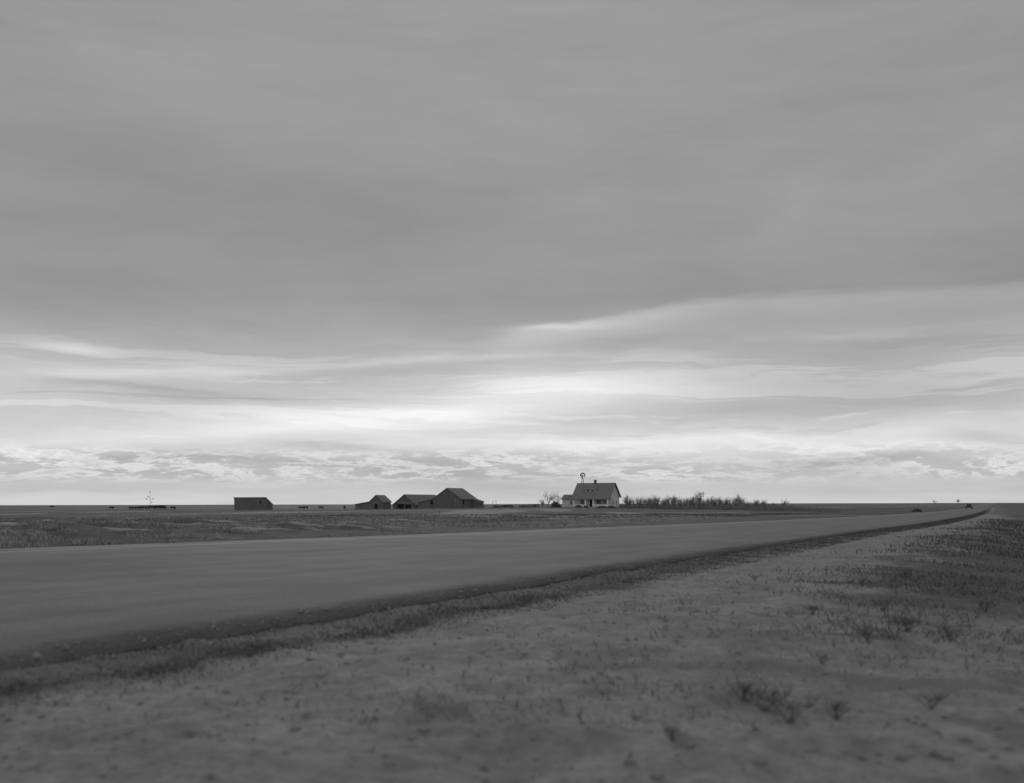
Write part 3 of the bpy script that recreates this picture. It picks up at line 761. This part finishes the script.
# far bank: dark cover, pale tussocks
n = 110000
y = np.exp(rng.uniform(math.log(12), math.log(170), n)); tt_ = rng.uniform(.3, 1, n) ** 1.5 * 80; x = xf(y) - tt_ / CA
k = (np.abs(x) < y * .56) & clumped(x, y, .35, .46, 71)
x, y = x[k], y[k]
blades('grass', x, y, rng.uniform(.01, .045, len(x)) + y * .0004, .008 + y * .0007, 1.8, m_grassm, 'dull pasture grass on the bank beyond the road', 'grass')
nc = 110
yc = np.exp(rng.uniform(math.log(22), math.log(120), nc)); xc_ = rng.uniform(-.56, -.10, nc) * yc
per = 260
ta = rng.normal(0, 1, (nc, per)); tb = rng.normal(0, 1, (nc, per)); wl = rng.uniform(.25, .85, nc)[:, None] * (yc[:, None] / 40) ** .6
x = (xc_[:, None] + ta * wl + tb * .1).ravel(); y = (yc[:, None] - ta * wl * .75 + tb * .4 * wl).ravel()
k = (t_far(x, y) > .5) & (poly_mask(x, y, FIELD, 1.0) < .4)
x, y = x[k], y[k]
blades('dry_grass', x, y, rng.uniform(.04, .20, len(x)), .012 + y * .0006, 1.4, m_grassp, 'pale tussocks of dry grass on the far roadside bank', 'grass')
# pale grass along the lane and fence beyond the road
pts = []
for (xa, ya), (xb, yb) in zip(LANE[:-1], LANE[1:]):
    m_ = int(3500 * max(1, math.hypot(xb - xa, yb - ya) / 30)); q = rng.random(m_)
    pts.append(np.stack([xa + (xb - xa) * q + rng.normal(0, 1.1, m_), ya + (yb - ya) * q + rng.normal(0, 1.6, m_)], -1))
pts = np.concatenate(pts); k = (t_far(pts[:, 0], pts[:, 1]) > .6) & clumped(pts[:, 0], pts[:, 1], .5, .42, 77); pts = pts[k]
blades('dry_grass', pts[:, 0], pts[:, 1], rng.uniform(.05, .22, len(pts)), .015 + pts[:, 1] * .0006, 1.2, m_grassp, 'pale dry grass strip along the wire fence', 'grass')
# pale grass in front of the barns
n = 14000
px = rng.uniform(150, 580, n); Y = rng.uniform(268, 318, n); x = (px - 512) * Y / FPX; k = clumped(x, Y, .12, .48, 79)
blades('dry_grass', x[k], Y[k], rng.uniform(.15, .5, k.sum()), .10, .7, m_grassp, 'pale grass strip in front of the barns', 'grass')
# brush under the orchard and the thicket to its right
n = 12500
px = rng.uniform(619, 860, n); Y = rng.uniform(240, 335, n); Y = np.interp(px, [619, 628, 660, 720, 780, 845], [300, 286, 262, 244, 226, 190]) + rng.random(n) ** 1.3 * 75 + (fbm(px * .11, px * 0, 87) - .5) * 26
x = (px - 512) * Y / FPX; hB = rng.uniform(.35, 1.0, n) ** 1.0 * (1.5 - 1.0 * ss(px, 770, 860)) * (.55 + .9 * fbm(x * .16, Y * .16, 83))
k = (t_far(x, Y) > 14) & (rng.random(n) < 1 - .8 * ss(px, 790, 860)) & (fbm(x * .09, Y * .05, 84) > .30 + .22 * ss(px, 740, 850))
m_brush = mat('brush_twigs', .18, .95, .4, .3)
blades('brush', x[k], Y[k], hB[k], .06, .45, m_brush, 'dense dark brush under the orchard trees and right of them', 'brush')
# yard shrubs in front of the house
# clods
n = 3800
y = np.exp(rng.uniform(math.log(3.2), math.log(28), n)); so = np.where(rng.random(n) < .3, rng.normal(.05, .18, n), rng.uniform(.3, 10, n)); x = xn(y) + so / CA
r = rng.gamma(2.0, .0045, n) + .004
octv = np.array([(1, 0, 0), (-1, 0, 0), (0, 1, 0), (0, -1, 0), (0, 0, .7), (0, 0, -.7)], float)
octf = np.array([(0, 2, 4), (2, 1, 4), (1, 3, 4), (3, 0, 4), (2, 0, 5), (1, 2, 5), (3, 1, 5), (0, 3, 5)])
ra = rng.uniform(0, 6.28, n); V_ = octv[None] * (r[:, None, None] * rng.uniform(.6, 1.4, (n, 6, 1)))
cr, sr = np.cos(ra)[:, None], np.sin(ra)[:, None]
V2 = np.stack([V_[..., 0] * cr - V_[..., 1] * sr + x[:, None], V_[..., 0] * sr + V_[..., 1] * cr + y[:, None], V_[..., 2] + np.maximum(terrain(x, y), np.where(so < .12, base(y) + .02, -9))[:, None] + r[:, None] * .2], -1)
o = mesh_np('clods', V2.reshape(-1, 3), (np.arange(n)[:, None, None] * 6 + octf[None]).reshape(-1, 3), m_clod, None, True)
o['kind'] = 'stuff'; o['label'] = 'small dirt clods and pebbles on the near verge'; o['category'] = 'clods'

# ------------------------------------------------------------------ shrubs (leafy volume of small faces on stems)
def shrub(name, label, loc, rx, rz_, seed, m, n=900, leaf=.16, group=None):
    r_ = np.random.default_rng(seed)
    t_ = thing(name, label, 'shrub', loc, 0, group)
    d = r_.normal(size=(n, 3)); d /= np.linalg.norm(d, axis=1)[:, None]
    rr = r_.uniform(.25, 1, n) ** .5
    lob = .72 + .5 * fbm(d[:, 0] * 2 + 5, d[:, 1] * 2 + d[:, 2] * 1.7, seed, 3)
    P = d * (rr * lob)[:, None] * np.array([rx, rx * .85, rz_]); P[:, 2] = np.abs(P[:, 2])
    a = r_.normal(size=(n, 3)); a /= np.linalg.norm(a, axis=1)[:, None]; b = np.cross(a, r_.normal(size=(n, 3))); b /= np.linalg.norm(b, axis=1)[:, None]
    sz = leaf * r_.uniform(.6, 1.5, n)[:, None]
    V_ = np.stack([P - a * sz, P - b * sz * .5, P + a * sz, P + b * sz * .5], 1).reshape(-1, 3)
    o = mesh_np('foliage', V_, (np.arange(n)[:, None] * 4 + np.arange(4)[None]), m); o.parent = t_
    st_ = MB()
    for k in range(7):
        w = 6.28 * k / 7; st_.tube((0, 0, -.1), (math.cos(w) * rx * .6, math.sin(w) * rx * .5, rz_ * .7), .035, .012, 4)
    st_.build('stem', m_bark, t_)
    return t_
shrub('shrub', 'rounded dark bush beside the left wing of the farmhouse', gloc(555.5, 297), 1.6, 1.75, 5, m_bush, 1300, .17)
shrub('shrub', 'low dark shrub clump below the farmhouse porch at the left', gloc(578.5, 293), 1.1, .85, 6, m_bush, 500, .13)
shrub('shrub', 'low wide shrub in front of the right porch wall', gloc(601.5, 294), 1.7, .55, 8, m_bush, 500, .13)
shrub('shrub', 'small shrub left of the porch steps', gloc(586, 294), .6, .75, 9, m_bush, 250, .12)
shrub('shrub', 'dark shrub at the right front corner of the farmhouse', gloc(611.5, 293), 1.2, .6, 10, m_bush, 350, .13)
cx_, cy_ = unproj(917, 512)
shrub('shrub', 'dark low bush on the roadside bank near the distant car', (cx_, cy_, zg(cx_, cy_) - .05), cy_ * 5.6 / FPX, cy_ * 3.3 / FPX, 12, m_bush, 420, .16)
shrub('shrub', 'tiny dark bush on the skyline at the far left', gloc(52, 1100), 2.4, 1.9, 13, m_bush, 300, .4)

shrub('shrub', 'low dark weedy bush against the corral nearest the largest barn', gloc(497, 322), 1.7, 1.15, 14, m_bush, 420, .15)
shrub('shrub', 'broad dark weedy bush midway along the corral', gloc(508, 318), 2.2, 1.2, 15, m_bush, 500, .15)
shrub('shrub', 'low ragged bush at the corral end toward the bare trees', gloc(526, 316), 2.6, 1.0, 16, m_bush, 500, .15)
shrub('shrub', 'dark scrub bush just behind the pale yard post', gloc(535, 312), 1.5, 1.25, 17, m_bush, 400, .15)
# ------------------------------------------------------------------ fences
def fence(name, label, pts, step, hp, w, mp, rails, mr_, rr):
    t_ = thing(name, label, 'fence', (pts[0][0], pts[0][1], zg(*pts[0])))
    O = Vector(t_.location); tops = []
    rnd_ = random.Random(len(label))
    pp = []
    for (xa, ya), (xb, yb) in zip(pts[:-1], pts[1:]):
        L = math.hypot(xb - xa, yb - ya); m_ = max(1, int(L / step))
        pp += [(xa + (xb - xa) * k / m_, ya + (yb - ya) * k / m_) for k in range(m_)]
    pp.append(pts[-1])
    for (x, y) in pp:
        z = zg(x, y); b = Vector((x, y, z)) - O; ln = Vector((rnd_.uniform(-.06, .06), rnd_.uniform(-.06, .06), hp * rnd_.uniform(.88, 1.08)))
        MB().tube(b - Vector((0, 0, .25)), b + ln, w, w * .85, 6).build('post', mp, t_); tops.append((b, ln))
    mb = MB()
    for f in rails:
        for (b0, l0), (b1, l1) in zip(tops[:-1], tops[1:]): mb.tube(b0 + l0 * f, b1 + l1 * f, rr, rr, 4)
    mb.build('wire' if rr < .02 else 'rail', mr_, t_)
    return t_
fence('wire_fence', 'wire fence of thin grey posts along the pale grass strip left of the road', LANE[:4], 6.0, .85, .032, m_post, (.35, .62, .9), m_wire, .006)
fence('corral_fence', 'weathered post and rail corral between the largest barn and the farmhouse', [(at(484, 338), 338), (at(520, 330), 330), (at(547, 322), 322)], 3.0, 1.35, .08, m_bark, (.4, .7, .95), m_bark, .05)
fence('yard_fence', 'yard fence of pale posts in front of the farmhouse and left bare trees', [(at(528, 291), 291), (at(537, 288), 288), (at(566, 284), 284), (at(584, 283), 283)], 3.6, 1.25, .07, m_trim, (.45, .85), m_wire, .012)
fence('gate_posts', 'pair of tall thin stakes joined by a bar beside the largest barn', [(at(492.8, 345), 345), (at(496, 345), 345)], 5.0, 2.7, .06, m_bark, (.93,), m_bark, .04)

# ------------------------------------------------------------------ cattle
def cow_mesh():
    me = bpy.data.meshes.new('cow')
    J = {'hip': (0, -.75, 1.12, .30), 'belly': (0, -.1, 1.02, .37), 'chest': (0, .55, 1.05, .33), 'neck': (0, .88, 1.16, .19), 'poll': (0, 1.16, 1.22, .13), 'muz': (0, 1.48, .98, .085),
         'tail': (0, -1.0, 1.18, .05), 'tail2': (0, -1.08, .6, .035), 'earl': (.2, 1.12, 1.22, .03), 'earr': (-.2, 1.12, 1.22, .03)}
    E = [('hip', 'belly'), ('belly', 'chest'), ('chest', 'neck'), ('neck', 'poll'), ('poll', 'muz'), ('hip', 'tail'), ('tail', 'tail2'), ('poll', 'earl'), ('poll', 'earr')]
    for sg, nm in ((1, 'l'), (-1, 'r')):
        J['fs' + nm] = (sg * .2, .52, .78, .15); J['fk' + nm] = (sg * .2, .55, .40, .07); J['ff' + nm] = (sg * .2, .53, .03, .06)
        J['ht' + nm] = (sg * .2, -.70, .82, .19); J['hk' + nm] = (sg * .2, -.86, .48, .075); J['hf' + nm] = (sg * .2, -.80, .03, .06)
        E += [('chest', 'fs' + nm), ('fs' + nm, 'fk' + nm), ('fk' + nm, 'ff' + nm), ('hip', 'ht' + nm), ('ht' + nm, 'hk' + nm), ('hk' + nm, 'hf' + nm)]
    ks = list(J); me.from_pydata([J[k][:3] for k in ks], [(ks.index(a), ks.index(b)) for a, b in E], []); me.update(); me.materials.append(m_cow)
    return me, [J[k][3] for k in ks]
cme, crad = cow_mesh()
def make_cow():
    o = bpy.data.objects.new('cow', cme); C.objects.link(o)
    o.modifiers.new('skin', 'SKIN'); 
    if not cme.skin_vertices: cme.attributes
    lay = cme.skin_vertices[0].data if len(cme.skin_vertices) else None
    if lay is None:
        bm = bmesh.new(); bm.from_mesh(cme); bm.verts.layers.skin.verify(); bm.to_mesh(cme); bm.free(); lay = cme.skin_vertices[0].data
    for k, r_ in enumerate(crad): lay[k].radius = (r_, r_); lay[k].use_root = (k == 0)
    sb = o.modifiers.new('smooth', 'SUBSURF'); sb.levels = 1; sb.render_levels = 1
    return o
cow0 = make_cow()
herd = []
rc = random.Random(3)
first = True
def put_cow(px, Y, rz, label, group=None, sc=1.0):
    global first
    if first: o = cow0; first = False
    else: o = cow0.copy(); C.objects.link(o)
    x, y, z = gloc(px, Y); o.location = (x, y, z); o.rotation_euler = (0, 0, rz); o.scale = (sc,) * 3
    tag(o, label, 'cow', group); return o
GH = 'dark cattle bunched in the pasture'
for px in (131, 133.6, 136.5, 139, 141.6, 143.6, 151.5, 153.5, 156, 158, 160.5, 162.5, 165):
    put_cow(px, 455 + rc.uniform(-14, 14), rc.uniform(.6, 2.5), 'dark cow in the bunched herd left of the lone shed', GH, rc.uniform(.8, 1.15) * (1.2 if px > 150 else 1))
put_cow(147.4, 450, 1.4, 'single cow in the gap between the two bunches of the herd', GH, .85)
put_cow(172.5, 448, 1.2, 'rearmost cow trailing the herd on its right', GH, 1.0); put_cow(175, 456, .5, 'small cow close behind the rearmost cow of the herd', GH, .9)
put_cow(111.5, 450, -1.2, 'lone dark cow grazing left of the herd', None, .95)
put_cow(301, 420, 1.6, 'cow standing farthest left of the pair between shed and smallest barn', None, .9)
put_cow(305.5, 418, 1.4, 'cow standing right behind another cow between shed and smallest barn', None, 1.0)
put_cow(321, 430, 1.5, 'solitary cow midway between shed and smallest barn', None, .95)
put_cow(344.5, 450, .3, 'cow seen end on just left of the smallest barn', None, 1.1)
put_cow(505.5, 360, 1.5, 'cow standing behind the corral right of the largest barn', None, 1.0)

# ------------------------------------------------------------------ car on the road
ccx, ccy = unproj(969, 509.6)
print('car', ccx, ccy)
car = thing('car', 'dark old sedan driving on the far stretch of the highway', 'car', (ccx, ccy, float(base(ccy)) + .08), -math.atan(.45))
bodyp = [(-2.1, .42), (2.2, .42), (2.25, .95), (1.0, 1.08), (.55, 1.62), (-1.35, 1.66), (-1.95, 1.25), (-2.2, .8)]
mb = MB().prismx([(y, z) for y, z in bodyp], -.62, .62); body = mb.build('body', m_car, car)
bv = body.modifiers.new('bevel', 'BEVEL'); bv.width = .12; bv.segments = 3
MB().prismx([(-.8, 1.0), (.55, 1.0), (.42, 1.5), (-.8, 1.52)], -.635, .635).build('side_window', m_glass, car)
MB().box(-.36, .36, -1.86, -1.5, 1.28, 1.54).build('rear_window', m_glass, body)
for sx in (-1, 1):
    for yy in (-1.35, 1.4):
        f = MB()
        for k in range(9):
            a0, a1 = math.pi * k / 9, math.pi * (k + 1) / 9
            p0 = (yy + .46 * math.cos(a0), .36 + .46 * math.sin(a0)); p1 = (yy + .46 * math.cos(a1), .36 + .46 * math.sin(a1))
            f.slab((sx * .60, p0[0], p0[1]), (sx * .88, p0[0], p0[1]), (sx * .88, p1[0], p1[1]), (sx * .60, p1[0], p1[1]), .05)
        f.build('fender', m_car, car)
        wh = MB().disc((sx * .74, yy, .36), .36, (1, 0, 0), .17, 18).build('wheel', m_tyre, car)
        MB().disc((sx * .83, yy, .36), .2, (1, 0, 0), .03, 14).build('hub', m_metal, wh)
    MB().disc((sx * .7, -2.05, .75), .07, (0, 1, 0), .08, 10).build('tail_lamp', m_metal, car)
MB().box(-.85, .85, -2.35, -2.28, .42, .54).build('bumper', m_metal, car)

# ------------------------------------------------------------------ tall dry weed and foreground weeds
def weed(name, label, loc, h, seed, m, heads=False, group=None, th=.004, spread=.35, ns=9):
    r_ = random.Random(seed); a = MB(); hd = MB()
    if heads:
        a.tube((0, 0, -.05), (.02, 0, h), th * 2, th, 5)
        for (f, dxx, up) in ((.72, -.17, .10), (.78, -.10, .12), (.72, .17, .10), (.64, .10, .05), (.99, .0, .02)):
            a.tube((.02 * f, 0, h * f), (dxx, r_.uniform(-.1, .1), h * f + up), th, th * .7, 4)
            hd.disc((dxx, 0, h * f + up), .028, (.3, 1, .2), .025, 10)
    else:
        for k in range(ns):
            w = r_.uniform(0, 6.28); sp = r_.uniform(.05, spread); hh_ = h * r_.uniform(.55, 1); p = Vector((0, 0, -.02)); q = Vector((math.cos(w) * sp * .4 * h * 2, math.sin(w) * sp * .4 * h * 2, hh_ * .55)); e = Vector((math.cos(w) * sp * h * 2, math.sin(w) * sp * h * 2, hh_))
            a.tube(p, q, th, th * .8, 4, False); a.tube(q, e, th * .8, th * .4, 4, False)
            for _ in range(5):
                f = r_.uniform(.2, 1); b = q.lerp(e, f); w2_ = r_.uniform(0, 6.28)
                a.tube(b, b + Vector((math.cos(w2_) * .05, math.sin(w2_) * .05, .05)), th * .7, th * .3, 3, False)
    if heads:
        t_ = thing(name, label, 'weed', loc, 0, group); a.build('stem', m, t_); hd.build('seed_head', m_weed, t_); return t_
    o = a.build(name, m, None); o.location = loc; tag(o, label, 'weed', group); return o
wxy = (at(150, 58), 58.0)
zz = zg(*wxy)
weed('dry_sunflower', 'tall pale dry stalk with dark seed heads rising above the skyline at left', (*wxy, zz), HCAM + 13.0 * 58 / FPX - zz, 3, m_grassp, True, None, .006)
GW = 'dark weeds on the near verge'
w0 = None
for k, (px, py, h) in enumerate([(764, 700, .11), (744, 690, .08), (790, 712, .10), (836, 705, .09), (672, 732, .05), (822, 655, .06), (868, 632, .10), (905, 618, .10),
                               (884, 600, .10), (950, 628, .10), (812, 606, .07), (755, 578, .06), (862, 582, .10), (905, 572, .12), (985, 596, .12), (930, 690, .08)]):
    x, y = unproj(px, py); loc = (x, y, zg(x, y))
    L_ = 'dark branching weed clump standing on the near dirt verge'
    if k < 3: o = weed('weed_clump', L_, loc, h, 20 + k, m_weed, False, GW, .0022, .8, 13); w0 = (w0 or []) + [(o, h)]
    else:
        src, hs = w0[k % 3]; o = src.copy(); C.objects.link(o); o.location = loc; o.rotation_euler.z = k * 1.7; sc = h / hs; o.scale = (sc,) * 3
